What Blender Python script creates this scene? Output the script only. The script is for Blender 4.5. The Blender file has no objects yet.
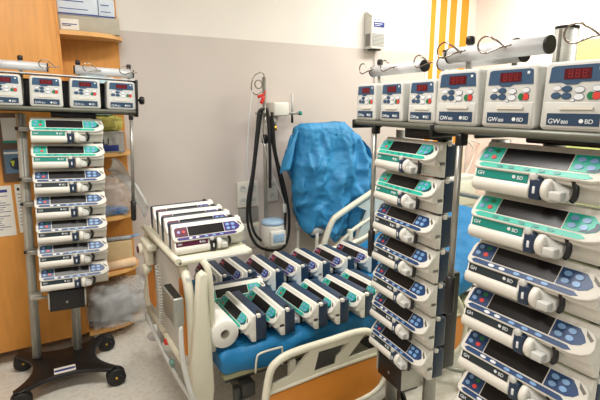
import bpy, bmesh, math, random
from mathutils import Vector, Matrix, noise
R = math.radians
PI = math.pi
rnd = random.Random(7)
col = bpy.context.scene.collection

# ------------------------------------------------------------------ camera
CF = 460.0; CH = 1.45
TH = math.atan(95/460.0); PSI = R(30.4)
FV = Vector((math.sin(PSI)*math.cos(TH), math.cos(PSI)*math.cos(TH), -math.sin(TH)))
RV = Vector((math.cos(PSI), -math.sin(PSI), 0)); UV = RV.cross(FV)
def at(px, py, Y):
    d = FV + RV*((px-300)/CF) - UV*((py-200)/CF)
    return Vector((0, 0, CH)) + d*(Y/d.y)
cam = bpy.data.objects.new('camera', bpy.data.cameras.new('camera'))
col.objects.link(cam)
m = Matrix((RV, UV, -FV)).transposed().to_4x4(); m.translation = (0, 0, CH)
cam.matrix_world = m
cam.data.sensor_width = 36; cam.data.lens = 36*CF/600
cam.data.clip_start = 0.02
bpy.context.scene.camera = cam

# ------------------------------------------------------------------ materials
MATS = {}
def srgb(c):
    return tuple(((v/255)/12.92 if v/255 <= .04045 else ((v/255+.055)/1.055)**2.4) for v in c) + (1,)
def mat(name, c, rough=.5, metal=0, noise_amt=0, scale=20, bump=0, bscale=60, emit=None, alpha=None, coat=0, stretch=None, spec=None):
    if name in MATS: return MATS[name]
    mt = bpy.data.materials.new(name); mt.use_nodes = True
    nt = mt.node_tree; b = nt.nodes['Principled BSDF']
    c4 = srgb(c)
    b.inputs['Base Color'].default_value = c4
    b.inputs['Roughness'].default_value = rough
    b.inputs['Metallic'].default_value = metal
    if coat: b.inputs['Coat Weight'].default_value = coat
    if spec is not None: b.inputs['Specular IOR Level'].default_value = spec
    tc = None
    if noise_amt or bump:
        tc = nt.nodes.new('ShaderNodeTexCoord')
        mp = nt.nodes.new('ShaderNodeMapping'); nt.links.new(tc.outputs['Object'], mp.inputs[0])
        if stretch: mp.inputs['Scale'].default_value = stretch
    if noise_amt:
        n = nt.nodes.new('ShaderNodeTexNoise'); n.inputs['Scale'].default_value = scale; n.inputs['Detail'].default_value = 5
        nt.links.new(mp.outputs[0], n.inputs['Vector'])
        rp = nt.nodes.new('ShaderNodeValToRGB')
        lo = tuple(max(0, v*(1-noise_amt)) for v in c4[:3])+(1,); hi = tuple(min(1, v*(1+noise_amt)) for v in c4[:3])+(1,)
        rp.color_ramp.elements[0].position = .32; rp.color_ramp.elements[0].color = lo
        rp.color_ramp.elements[1].position = .68; rp.color_ramp.elements[1].color = hi
        nt.links.new(n.outputs['Fac'], rp.inputs[0]); nt.links.new(rp.outputs[0], b.inputs['Base Color'])
    if bump:
        n = nt.nodes.new('ShaderNodeTexNoise'); n.inputs['Scale'].default_value = bscale; n.inputs['Detail'].default_value = 4
        nt.links.new(mp.outputs[0], n.inputs['Vector'])
        bp = nt.nodes.new('ShaderNodeBump'); bp.inputs['Strength'].default_value = bump; bp.inputs['Distance'].default_value = .02
        nt.links.new(n.outputs['Fac'], bp.inputs['Height']); nt.links.new(bp.outputs[0], b.inputs['Normal'])
    if emit:
        b.inputs['Emission Color'].default_value = srgb(emit[0]); b.inputs['Emission Strength'].default_value = emit[1]
    if alpha is not None:
        b.inputs['Alpha'].default_value = alpha
    MATS[name] = mt
    return mt

WHITE = mat('white plastic', (218, 216, 207), .38, noise_amt=.03, scale=8)
GREYW = mat('light grey plastic', (196, 197, 192), .45, noise_amt=.03, scale=9)
NAVY = mat('navy plastic', (28, 48, 72), .42, noise_amt=.08, scale=12)
BLACK = mat('black plastic', (16, 16, 18), .4, noise_amt=.05)
SCREEN = mat('dark display glass', (20, 18, 20), .3, noise_amt=.05, scale=4, spec=.3)
TEAL = mat('teal keypad', (20, 172, 150), .4, noise_amt=.03)
TEALD = mat('deep teal keypad', (14, 130, 118), .4, noise_amt=.03)
BLUEP = mat('dark blue keypad', (26, 62, 108), .4, noise_amt=.03)
DKLAB = mat('charcoal label', (32, 46, 52), .45, noise_amt=.03)
PURP = mat('purple keypad', (60, 44, 118), .4, noise_amt=.03)
MAR = mat('maroon keypad', (84, 20, 52), .4, noise_amt=.03)
BTNB = mat('pale blue button', (120, 160, 205), .4, noise_amt=.02)
BTNR = mat('red button', (214, 66, 60), .4, noise_amt=.02)
BTNG = mat('green button', (30, 120, 76), .4, noise_amt=.02)
BTNW = mat('white button', (222, 226, 230), .4, noise_amt=.02)
LAV = mat('lavender button', (170, 160, 215), .4, noise_amt=.02)
TXT = mat('white print', (225, 232, 235), .5, noise_amt=.01)
TXTD = mat('dark print', (20, 46, 70), .5, noise_amt=.01)
GWP = mat('slate blue panel', (52, 82, 112), .45, noise_amt=.03)
LED = mat('red digit window', (84, 22, 30), .3, noise_amt=.05, spec=.3)
LEDON = mat('dim red digits', (140, 36, 40), .4, noise_amt=.02)
ALU = mat('brushed aluminium', (176, 176, 166), .4, .3, noise_amt=.06, scale=30, stretch=(1, 1, 8))
STEEL = mat('steel tube', (150, 148, 140), .3, .6, noise_amt=.08, scale=30)
BARW = mat('satin silver bar', (206, 208, 210), .4, .15, noise_amt=.05, scale=10)
CHROME = mat('chrome wire', (150, 140, 130), .22, 1, noise_amt=.05)
CREAM = mat('cream bed plastic', (214, 210, 190), .42, noise_amt=.04, scale=5)
ORANGE = mat('orange laminate', (214, 134, 44), .5, noise_amt=.06, scale=6)
WOOD = mat('orange beech laminate', (214, 148, 68), .45, noise_amt=.07, scale=9, stretch=(6, 6, .7))
WOODL = mat('pale beech edge', (226, 172, 104), .45, noise_amt=.06, scale=9, stretch=(2, 2, 2))
SHEET = mat('blue nonwoven sheet', (16, 112, 164), .6, noise_amt=.06, scale=14, bump=.9, bscale=9)
SHEET2 = mat('blue drape', (44, 130, 180), .6, noise_amt=.07, scale=9, bump=.7, bscale=12)
RAIL = mat('dark anodised rail', (104, 106, 96), .45, .3, noise_amt=.05)
RUBBER = mat('black rubber', (18, 18, 18), .55, noise_amt=.1)
PAPER = mat('paper', (226, 224, 216), .8, noise_amt=.03)
CARD = mat('carton board', (178, 172, 156), .8, noise_amt=.05)
BLUEL = mat('blue label', (36, 52, 130), .5, noise_amt=.03)
BAG = mat('clear plastic bag', (226, 226, 222), .22, alpha=.34, bump=.9, bscale=18)
BAG2 = mat('milky plastic bag', (216, 216, 212), .3, alpha=.5, bump=.9, bscale=22)
RED = mat('red clip', (206, 44, 36), .4, noise_amt=.05)
GRIL = mat('grey grille', (128, 126, 120), .6, noise_amt=.1, scale=80)
BRASS = mat('brass', (200, 160, 60), .3, 1, noise_amt=.05)

# ------------------------------------------------------------------ mesh builder
class MB:
    def __init__(s): s.bm = bmesh.new(); s.mats = []
    def _mi(s, m):
        if m not in s.mats: s.mats.append(m)
        return s.mats.index(m)
    def _fin(s, faces, m, smooth):
        i = s._mi(m)
        for f in faces: f.material_index = i; f.smooth = smooth
    def box(s, x0, x1, y0, y1, z0, z1, m, bev=0, seg=2, M=None):
        r = bmesh.ops.create_cube(s.bm, size=1)
        vs = r['verts']
        for v in vs: v.co = Vector(((x0+x1)/2+v.co.x*(x1-x0), (y0+y1)/2+v.co.y*(y1-y0), (z0+z1)/2+v.co.z*(z1-z0)))
        faces = set(f for v in vs for f in v.link_faces)
        if bev:
            s._fin(faces, m, True)
            es = set(e for v in vs for e in v.link_edges)
            r = bmesh.ops.bevel(s.bm, geom=list(es), offset=bev, segments=seg, profile=.5, affect='EDGES')
            faces = set(r['faces']); vs = set(v for f in faces for v in f.verts)
            faces |= set(f for v in vs for f in v.link_faces)
        s._fin(faces, m, bool(bev))
        if M:
            for v in set(v for f in faces for v in f.verts): v.co = M @ v.co
        return s
    def poly(s, pts, off, m, smooth=False, bev=0):
        """closed outline (3D points) extruded by vector off"""
        off = Vector(off)
        a = [s.bm.verts.new(Vector(p)) for p in pts]; b = [s.bm.verts.new(Vector(p)+off) for p in pts]
        n = len(a); fs = [s.bm.faces.new(a), s.bm.faces.new(b[::-1])]
        for i in range(n): fs.append(s.bm.faces.new((a[i], b[i], b[(i+1) % n], a[(i+1) % n])))
        bmesh.ops.recalc_face_normals(s.bm, faces=fs)
        if bev:
            es = set(e for f in fs[:2] for e in f.edges)
            for f in fs: f.material_index = s._mi(m); f.smooth = True
            r = bmesh.ops.bevel(s.bm, geom=list(es), offset=bev, segments=2, profile=.5, affect='EDGES')
            s._fin(r['faces'], m, True)
        else: s._fin(fs, m, smooth)
        return s
    def tube(s, pts, r, m, seg=10, closed=False, smooth=0, r2=None, caps=True, flat=1):
        pts = [Vector(p) for p in pts]
        if smooth: pts = crom(pts, smooth, closed)
        n = len(pts); rings = []; up = None
        for i, p in enumerate(pts):
            a = pts[(i-1) % n] if (closed or i > 0) else p
            b = pts[(i+1) % n] if (closed or i < n-1) else p
            t = (b-a).normalized()
            if up is None:
                up = Vector((0, 0, 1)) if abs(t.z) < .9 else Vector((0, 1, 0))
            u = (up - t*up.dot(t))
            if u.length < 1e-5: u = t.orthogonal()
            u.normalize(); up = u; w = t.cross(u)
            rr = r if r2 is None else r+(r2-r)*i/(n-1)
            rings.append([s.bm.verts.new(p+(u*math.cos(2*PI*k/seg)+w*math.sin(2*PI*k/seg)*flat)*rr) for k in range(seg)])
        fs = []
        for i in range(n if closed else n-1):
            A, B = rings[i], rings[(i+1) % n]
            for k in range(seg): fs.append(s.bm.faces.new((A[k], A[(k+1) % seg], B[(k+1) % seg], B[k])))
        s._fin(fs, m, True)
        if caps and not closed: s._fin([s.bm.faces.new(rings[0][::-1]), s.bm.faces.new(rings[-1])], m, False)
        return s
    def cyl(s, p0, p1, r, m, seg=20, r2=None): return s.tube([p0, p1], r, m, seg, r2=r2)
    def lathe(s, prof, c, m, seg=24, axis='z'):
        c = Vector(c); rings = []
        for (r, h) in prof:
            ring = []
            for k in range(seg):
                a = 2*PI*k/seg; x, y = r*math.cos(a), r*math.sin(a)
                v = {'z': (x, y, h), 'x': (h, x, y), 'y': (x, h, y)}[axis]
                ring.append(s.bm.verts.new(c+Vector(v)))
            rings.append(ring)
        fs = []
        for A, B in zip(rings, rings[1:]):
            for k in range(seg): fs.append(s.bm.faces.new((A[k], A[(k+1) % seg], B[(k+1) % seg], B[k])))
        fs.append(s.bm.faces.new(rings[0][::-1])); fs.append(s.bm.faces.new(rings[-1]))
        s._fin(fs, m, True)
        bmesh.ops.recalc_face_normals(s.bm, faces=fs)
        return s
    def grid(s, fn, nu, nv, m, closed_u=False, thick=0):
        V = [[s.bm.verts.new(Vector(fn(i/(nu if closed_u else nu-1), j/(nv-1)))) for j in range(nv)] for i in range(nu)]
        fs = []
        for i in range(nu if closed_u else nu-1):
            for j in range(nv-1):
                fs.append(s.bm.faces.new((V[i][j], V[(i+1) % nu][j], V[(i+1) % nu][j+1], V[i][j+1])))
        s._fin(fs, m, True)
        return V
    def text(s, body, size, M, m, depth=.0004, width=None):
        cu = bpy.data.curves.new('t', 'FONT'); cu.body = body; cu.size = size; cu.extrude = depth; cu.align_x = 'LEFT'
        o = bpy.data.objects.new('t', cu); col.objects.link(o)
        dg = bpy.context.evaluated_depsgraph_get(); me = bpy.data.meshes.new_from_object(o.evaluated_get(dg))
        n0 = len(s.bm.verts); f0 = len(s.bm.faces)
        s.bm.from_mesh(me); s.bm.verts.ensure_lookup_table(); s.bm.faces.ensure_lookup_table()
        for v in s.bm.verts[n0:]: v.co = M @ v.co
        i = s._mi(m)
        for f in s.bm.faces[f0:]: f.material_index = i
        bpy.data.objects.remove(o); bpy.data.curves.remove(cu); bpy.data.meshes.remove(me)
        return s
    def build(s, name, parent=None, sharp=True):
        me = bpy.data.meshes.new(name); s.bm.to_mesh(me); s.bm.free()
        for mm in s.mats: me.materials.append(mm)
        o = bpy.data.objects.new(name, me); col.objects.link(o)
        if parent: o.parent = parent
        return o

def crom(P, n, closed=False):
    out = []; N = len(P)
    rng = range(N) if closed else range(N-1)
    for i in rng:
        p0 = P[(i-1) % N] if (closed or i > 0) else P[i]
        p1 = P[i]; p2 = P[(i+1) % N]
        p3 = P[(i+2) % N] if (closed or i < N-2) else p2
        for k in range(n):
            t = k/n
            out.append(.5*((2*p1)+(p2-p0)*t+(2*p0-5*p1+4*p2-p3)*t*t+(3*p1-p0-3*p2+p3)*t**3))
    if not closed: out.append(P[-1])
    return out
def rrect(x0, x1, z0, z1, r, n=5):
    o = []
    for cx, cz, a0 in ((x1-r, z1-r, 0), (x0+r, z1-r, 90), (x0+r, z0+r, 180), (x1-r, z0+r, 270)):
        for k in range(n+1):
            a = R(a0+90*k/n); o.append((cx+r*math.cos(a), cz+r*math.sin(a)))
    return o
def oval(cx, cz, a, b, n=14): return [(cx+a*math.cos(2*PI*k/n), cz+b*math.sin(2*PI*k/n)) for k in range(n)]

def tag(o, label=None, cat=None, group=None, kind=None):
    if label: o['label'] = label
    if cat: o['category'] = cat
    if group: o['group'] = group
    if kind: o['kind'] = kind
    return o
def thing(name, label, cat, loc=(0, 0, 0), rotz=0, group=None, tilt=0):
    o = bpy.data.objects.new(name, None); col.objects.link(o); o.empty_display_size = .05
    o.location = loc; o.rotation_euler = (0, tilt, rotz)
    return tag(o, label, cat, group)
def struct(o): o['kind'] = 'structure'; return o
def dup(root, loc, rotz, label, group=None, tilt=0):
    r = root.copy(); col.objects.link(r); r.location = loc; r.rotation_euler = (0, tilt, rotz); r['label'] = label
    if group: r['group'] = group
    for ch in list(root.children):
        c = ch.copy(); col.objects.link(c); c.parent = r
        for g in ch.children:
            d = g.copy(); col.objects.link(d); d.parent = c
    return r

# ------------------------------------------------------------------ room shell
XR, YB, XL, YF, ZC = 3.76, 3.13, -1.6, -2.2, 2.75
def paint(name, up, low, zc=1.9):
    mt = bpy.data.materials.new(name); mt.use_nodes = True; nt = mt.node_tree; b = nt.nodes['Principled BSDF']
    b.inputs['Roughness'].default_value = .6
    tc = nt.nodes.new('ShaderNodeTexCoord'); sp = nt.nodes.new('ShaderNodeSeparateXYZ'); nt.links.new(tc.outputs['Object'], sp.inputs[0])
    gt = nt.nodes.new('ShaderNodeMath'); gt.operation = 'GREATER_THAN'; gt.inputs[1].default_value = zc
    nt.links.new(sp.outputs['Z'], gt.inputs[0])
    n = nt.nodes.new('ShaderNodeTexNoise'); n.inputs['Scale'].default_value = 2.2; n.inputs['Detail'].default_value = 6
    nt.links.new(tc.outputs['Object'], n.inputs['Vector'])
    def ramp(c):
        r = nt.nodes.new('ShaderNodeValToRGB'); c = srgb(c)
        r.color_ramp.elements[0].position = .3; r.color_ramp.elements[1].position = .7
        r.color_ramp.elements[0].color = tuple(v*.96 for v in c[:3])+(1,); r.color_ramp.elements[1].color = tuple(min(1, v*1.03) for v in c[:3])+(1,)
        nt.links.new(n.outputs['Fac'], r.inputs[0]); return r
    a, c = ramp(low), ramp(up)
    mx = nt.nodes.new('ShaderNodeMix'); mx.data_type = 'RGBA'
    nt.links.new(gt.outputs[0], mx.inputs[0]); nt.links.new(a.outputs[0], mx.inputs[6]); nt.links.new(c.outputs[0], mx.inputs[7])
    nt.links.new(mx.outputs[2], b.inputs['Base Color'])
    bp = nt.nodes.new('ShaderNodeBump'); n2 = nt.nodes.new('ShaderNodeTexNoise'); n2.inputs['Scale'].default_value = 160
    nt.links.new(tc.outputs['Object'], n2.inputs['Vector']); nt.links.new(n2.outputs['Fac'], bp.inputs['Height'])
    bp.inputs['Strength'].default_value = .08; nt.links.new(bp.outputs[0], b.inputs['Normal'])
    return mt
WALLB = paint('back wall paint', (228, 222, 214), (200, 190, 183))
WALLS = paint('side wall paint', (236, 222, 214), (204, 190, 180))
WALLP = paint('pale pink wall paint', (240, 226, 218), (240, 226, 218))
WALLG = paint('green wall paint', (232, 222, 214), (196, 208, 128), 1.94)
CEIL = mat('ceiling paint', (235, 232, 226), .8, noise_amt=.02, scale=3)

fl = bpy.data.materials.new('speckled linoleum'); fl.use_nodes = True
nt = fl.node_tree; b = nt.nodes['Principled BSDF']; b.inputs['Roughness'].default_value = .42
tc = nt.nodes.new('ShaderNodeTexCoord')
n1 = nt.nodes.new('ShaderNodeTexNoise'); n1.inputs['Scale'].default_value = 38; n1.inputs['Detail'].default_value = 6
n2 = nt.nodes.new('ShaderNodeTexNoise'); n2.inputs['Scale'].default_value = 7; n2.inputs['Detail'].default_value = 3
for n in (n1, n2): nt.links.new(tc.outputs['Object'], n.inputs['Vector'])
r1 = nt.nodes.new('ShaderNodeValToRGB'); e = r1.color_ramp.elements
e[0].position = .3; e[0].color = srgb((204, 200, 188)); e[1].position = .62; e[1].color = srgb((222, 218, 207))
mx = nt.nodes.new('ShaderNodeMix'); mx.data_type = 'RGBA'; mx.blend_type = 'MULTIPLY'; mx.inputs[0].default_value = .14
r2 = nt.nodes.new('ShaderNodeValToRGB'); r2.color_ramp.elements[0].color = (.7, .7, .68, 1); r2.color_ramp.elements[1].position = .6
nt.links.new(n1.outputs['Fac'], r1.inputs[0]); nt.links.new(n2.outputs['Fac'], r2.inputs[0])
nt.links.new(r1.outputs[0], mx.inputs[6]); nt.links.new(r2.outputs[0], mx.inputs[7]); nt.links.new(mx.outputs[2], b.inputs['Base Color'])

struct(MB().box(XL, XR, YF, YB, -.06, 0, fl).build('floor'))
struct(MB().box(XL, XR, YF, YB, ZC, ZC+.06, CEIL).build('ceiling'))
struct(MB().box(XL, XR+.1, YB, YB+.1, 0, ZC, WALLB).build('wall_back'))
w = MB().box(XR, XR+.1, 2.2, YB, 0, ZC, WALLP); w.box(XR, XR+.1, YF, 2.2, 0, ZC, WALLG); struct(w.build('wall_right'))
struct(MB().box(XL-.1, XL, YF, YB, 0, ZC, WALLS).build('wall_left'))
sk = mat('grey vinyl skirting', (170, 164, 150), .5, noise_amt=.03)
struct(MB().box(.1, XR, YB-.012, YB, 0, .07, sk).build('baseboard_back'))
struct(MB().box(XR-.012, XR, YF, YB-.012, 0, .07, sk).build('baseboard_right'))
# orange stripes on the wall
OST = mat('orange stripe paint', (234, 148, 22), .55, noise_amt=.03, scale=3)
CST = mat('cream stripe paint', (240, 226, 208), .6, noise_amt=.02, scale=3)
s_ = MB()
s_.box(3.14, 3.74, YB-.006, YB-.0005, .07, ZC, CST)
for a, b_ in ((3.172, 3.226), (3.283, 3.365), (3.41, 3.49), (3.554, 3.647)):
    s_.box(a, b_, YB-.009, YB-.005, .07, ZC, OST)
struct(s_.build('trim_1'))

# ------------------------------------------------------------------ syringe pump
W = .33
FO = Vector((0, 0, .060)); FVv = Vector((0, .042, .054)).normalized(); FN = Vector((0, -.054, .042)).normalized()
def fp(u, v, h=0): return FO+Vector((u, 0, 0))+FVv*v+FN*h
def fplate(mb, pts, h0, h1, m): mb.poly([fp(u, v, h0) for u, v in pts], FN*(h1-h0), m)
def rot_text(mb, body, size, org, xdir, ydir, m, h=.0012):
    zd = xdir.cross(ydir)
    M = Matrix((xdir, ydir, zd)).transposed().to_4x4(); M.translation = org+zd*h
    mb.text(body, size, M, m)
def pump(kind, label, group):
    t = thing('syringe_pump', label, 'syringe pump', group=group)
    cm, cm2, lab, strip = {'teal': (TEAL, TEAL, TEALD, TEAL), 'blue': (BLUEP, BLUEP, DKLAB, BLUEP), 'purple': (MAR, PURP, MAR, PURP)}[kind]
    f = MB()
    # upper bar with a sloping fascia, tapering into a blunt point at the right
    outl = [(.0, .012), (.004, .004), (.014, 0), (.290, 0), (.312, .006), (.326, .016), (.330, .028), (.326, .050), (.316, .062), (.300, .067), (.03, .067), (.012, .065), (.004, .058), (.0, .046)]
    f.poly([fp(u, v, -.010) for u, v in outl], FN*.010, WHITE, bev=.0022)
    f.poly([(.004, .010, .050), (.004, .044, .108), (.004, .049, .1185), (.004, .053, .120), (.004, .064, .119), (.004, .064, .040), (.004, .024, .040)], (.322, 0, 0), WHITE, bev=.004)
    # lower body: cradle under the label strip, set-back right side
    cr = [(.008, .060), (.003, .036), (-.002, .033), (-.006, .022), (-.004, .009), (.008, .001), (.064, .001), (.064, .058)]
    f.poly([(.003, y, z) for y, z in cr], (.156, 0, 0), WHITE, bev=.0035)
    f.poly([(.155, .034, .058), (.155, .036, .026), (.155, .044, .004), (.155, .064, .001), (.155, .064, .058)], (.171, 0, 0), WHITE, bev=.003)
    f.build('front_shell', t)
    g = MB(); g.box(.006, .324, .064, .116, .002, .115, NAVY, .008)
    g.build('rear_shell', t)
    k = MB(); k.cyl((.292, .088, .112), (.292, .088, .124), .009, BLACK, 14); k.build('mounting_knob', t)
    k = MB(); k.box(.308, .327, .070, .086, .106, .1215, WHITE, .003); k.build('release_tab', t)
    k = MB(); fplate(k, [(.302, .062), (.322, .046), (.318, .040), (.306, .050)], 0, .0015, mat('grey badge', (110, 108, 100), .5, noise_amt=.05)); k.build('badge', t)
    d = MB(); fplate(d, [(.070, .019), (.232, .019), (.232, .061), (.070, .061)], 0, .0012, SCREEN); d.build('display', t)
    d = MB(); fplate(d, [(.010, .019), (.067, .019), (.067, .061), (.020, .061), (.011, .054)], 0, .001, cm); kp = d.build('keypad', t)
    B4 = [(BTNB, .027, .050), (BTNG, .049, .050), (BTNB, .024, .032), (BTNR, .047, .032)]
    if kind == 'purple': B4 = [(LAV, .028, .040), (BTNR, .050, .040)]
    for mt_, u, v in B4:
        d = MB(); fplate(d, oval(u, v, .0066, .0056), .001, .0026, mt_); d.build('button', kp)
    d = MB(); fplate(d, [(.235, .019), (.286, .019), (.302, .026), (.310, .036), (.302, .048), (.288, .061), (.235, .061)], 0, .001, cm2); kp = d.build('keypad', t)
    for i, (u, v) in enumerate(((.252, .049), (.277, .048), (.252, .031), (.277, .031))):
        d = MB(); fplate(d, oval(u, v, .0088, .0062), .001, .0026, BTNB); d.build('button', kp)
    if kind == 'teal':
        d = MB(); fplate(d, [(.270, .0205), (.288, .0205), (.304, .028), (.308, .037), (.302, .046), (.297, .047), (.297, .036), (.288, .027), (.276, .024)], .001, .0016, NAVY); d.build('start_key_surround', kp)
    d = MB(); fplate(d, [(.014, .010), (.024, .004), (.275, .003), (.290, .008), (.278, .015), (.024, .016)], 0, .001, strip); kp = d.build('button_strip', t)
    for u in (.075, .105, .145, .180, .215):
        d = MB(); fplate(d, oval(u, .0095, .0085, .0038), .001, .0022, (BTNW if u < .12 else BTNB) if kind != 'teal' else TEALD); d.build('button', kp)
    d = MB(); d.poly([(.010, .0032, .0365), (.010, .0078, .0590), (.150, .0078, .0590), (.150, .0032, .0365)], (0, -.0020, 0), lab)
    lb = d.build('label_strip', t)
    d = MB(); xd = Vector((1, 0, 0)); yd = Vector((0, .0046, .0225)).normalized()
    rot_text(d, 'GH', .013, Vector((.016, .0022, .0425)), xd, yd, TXT)
    d.build('lettering', lb); d = MB()
    rot_text(d, 'BD', .012, Vector((.124, .0022, .0425)), xd, yd, TXT)
    d.poly([(a, .0026, b) for a, b in oval(.116, .0475, .0042, .0042)], (0, -.0010, 0), TXT)
    d.build('lettering', lb)
    d = MB(); d.box(.160, .186, -.006, .030, .004, .052, NAVY if kind != 'purple' else BLACK, .004); cl = d.build('syringe_clamp', t)
    d = MB(); d.lathe([(.010, 0), (.010, -.006), (.007, -.008)], (.168, .002, .054), GREYW, 16, 'y'); d.build('clamp_knob', cl)
    d = MB(); d.box(.170, .176, -.008, -.004, .018, .034, BTNW, .001); d.build('clamp_mark', cl)
    d = MB(); d.poly([(.190, .0, .050), (.190, .0, .006), (.206, .0, .002), (.236, .004, .006), (.246, .010, .016), (.240, .012, .034), (.222, .006, .040), (.206, .0, .054)], (0, .030, 0), GREYW, bev=.003)
    d.box(.210, .238, -.012, .01, .010, .030, GREYW, .003)
    d.lathe([(.014, .190), (.024, .192), (.026, .198), (.026, .206), (.020, .210)], (0, .010, .029), WHITE, 20, 'x')
    pd = d.build('plunger_drive', t)
    d = MB(); pts = []
    for k in range(11):
        a = R(-60+k*19); pts.append((.238+.018*math.cos(a), .022-.010*math.cos(a), .032+.024*math.sin(a)))
    d.tube(pts, .0065, BLACK, 8); d.build('release_lever', pd)
    return t

def gwpump(label):
    t = thing('infusion_pump', label, 'infusion pump', group='infusion pumps on the rail of a stand')
    w_ = .14; h_ = .148
    b = MB()
    prof = [(x, z) for x, z in rrect(0, w_, 0, h_, .012)]
    prof = [(x if z < .11 else .07+(x-.07)*(1-.06*(z-.11)/.038), z) for x, z in prof]
    b.poly([(x, .0, z) for x, z in prof], (0, .115, 0), GREYW, bev=.0045)
    b.build('body', t)
    def plate(mb, pts, d0, d1, m): mb.poly([(x, -d0, z) for x, z in pts], (0, -(d1-d0), 0), m)
    d = MB(); plate(d, [(.012, .104), (.040, .104), (.050, .099), (.072, .099), (.080, .104), (.128, .104), (.125, .136), (.118, .139), (.022, .139), (.015, .136)], 0, .001, GWP); dp = d.build('display_panel', t)
    d = MB(); plate(d, [(.044, .110), (.098, .110), (.098, .132), (.044, .132)], .001, .0018, LED)
    for x0 in (.053, .067, .081):
        plate(d, [(x0, .1135), (x0+.0085, .1135), (x0+.0085, .1285), (x0, .1285)], .0018, .0021, LEDON)
        for zz in (.1155, .1222): plate(d, [(x0+.0016, zz), (x0+.0069, zz), (x0+.0069, zz+.005), (x0+.0016, zz+.005)], .0021, .0024, LED)
    d.build('digit_window', dp)
    d = MB(); plate(d, [(.112, .127), (.118, .127), (.118, .133), (.112, .133)], .001, .0018, TXT); d.build('status_light', dp)
    for m_, x, z, a, bb in ((BTNW, .032, .092, .008, .005), (GWP, .052, .090, .010, .006), (BTNW, .078, .088, .010, .006), (BTNW, .112, .090, .009, .0055),
                       (GWP, .030, .076, .010, .0065), (GWP, .052, .075, .010, .0065), (BTNW, .078, .073, .010, .0065), (BTNG, .101, .075, .007, .0075), (BTNR, .112, .075, .008, .0078), (BTNW, .066, .066, .004, .003)):
        d = MB(); plate(d, oval(x, z, a+.001, bb+.001), 0, .0006, GWP); plate(d, oval(x, z, a, bb), .0006, .0018, m_)
        d.build('button', t)
    d = MB(); d.box(.008, .132, -.0015, .004, .006, .062, GREYW, .0012); dr = d.build('door', t)
    d = MB(); plate(d, rrect(.040, .110, .0465, .0545, .0035, 3), .0015, .0045, WHITE); d.build('handle', dr)
    d = MB(); plate(d, [(.016, .012), (.124, .012), (.124, .038), (.016, .038)], .0015, .0024, mat('dark slate label', (36, 62, 88), .45, noise_amt=.03)); d.build('label', dr)
    d = MB(); xd = Vector((1, 0, 0)); yd = Vector((0, 0, 1))
    rot_text(d, 'GW', .015, Vector((.020, -.0018, .016)), xd, yd, TXT); d.build('lettering', dr); d = MB(); rot_text(d, '800', .010, Vector((.048, -.0018, .016)), xd, yd, TXT); d.build('lettering', dr); d = MB()
    rot_text(d, 'BD', .013, Vector((.096, -.0018, .0175)), xd, yd, TXT)
    plate(d, oval(.089, .0225, .0045, .0045), .0024, .0032, TXT)
    d.build('lettering', dr)
    d = MB(); d.box(.026, .114, .115, .135, .02, .12, BLACK, .004); d.build('rail_clamp', t)
    for ch in t.children:
        for o in (ch,)+tuple(ch.children):
            for v in o.data.vertices: v.co.z *= .955
    return t

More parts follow.
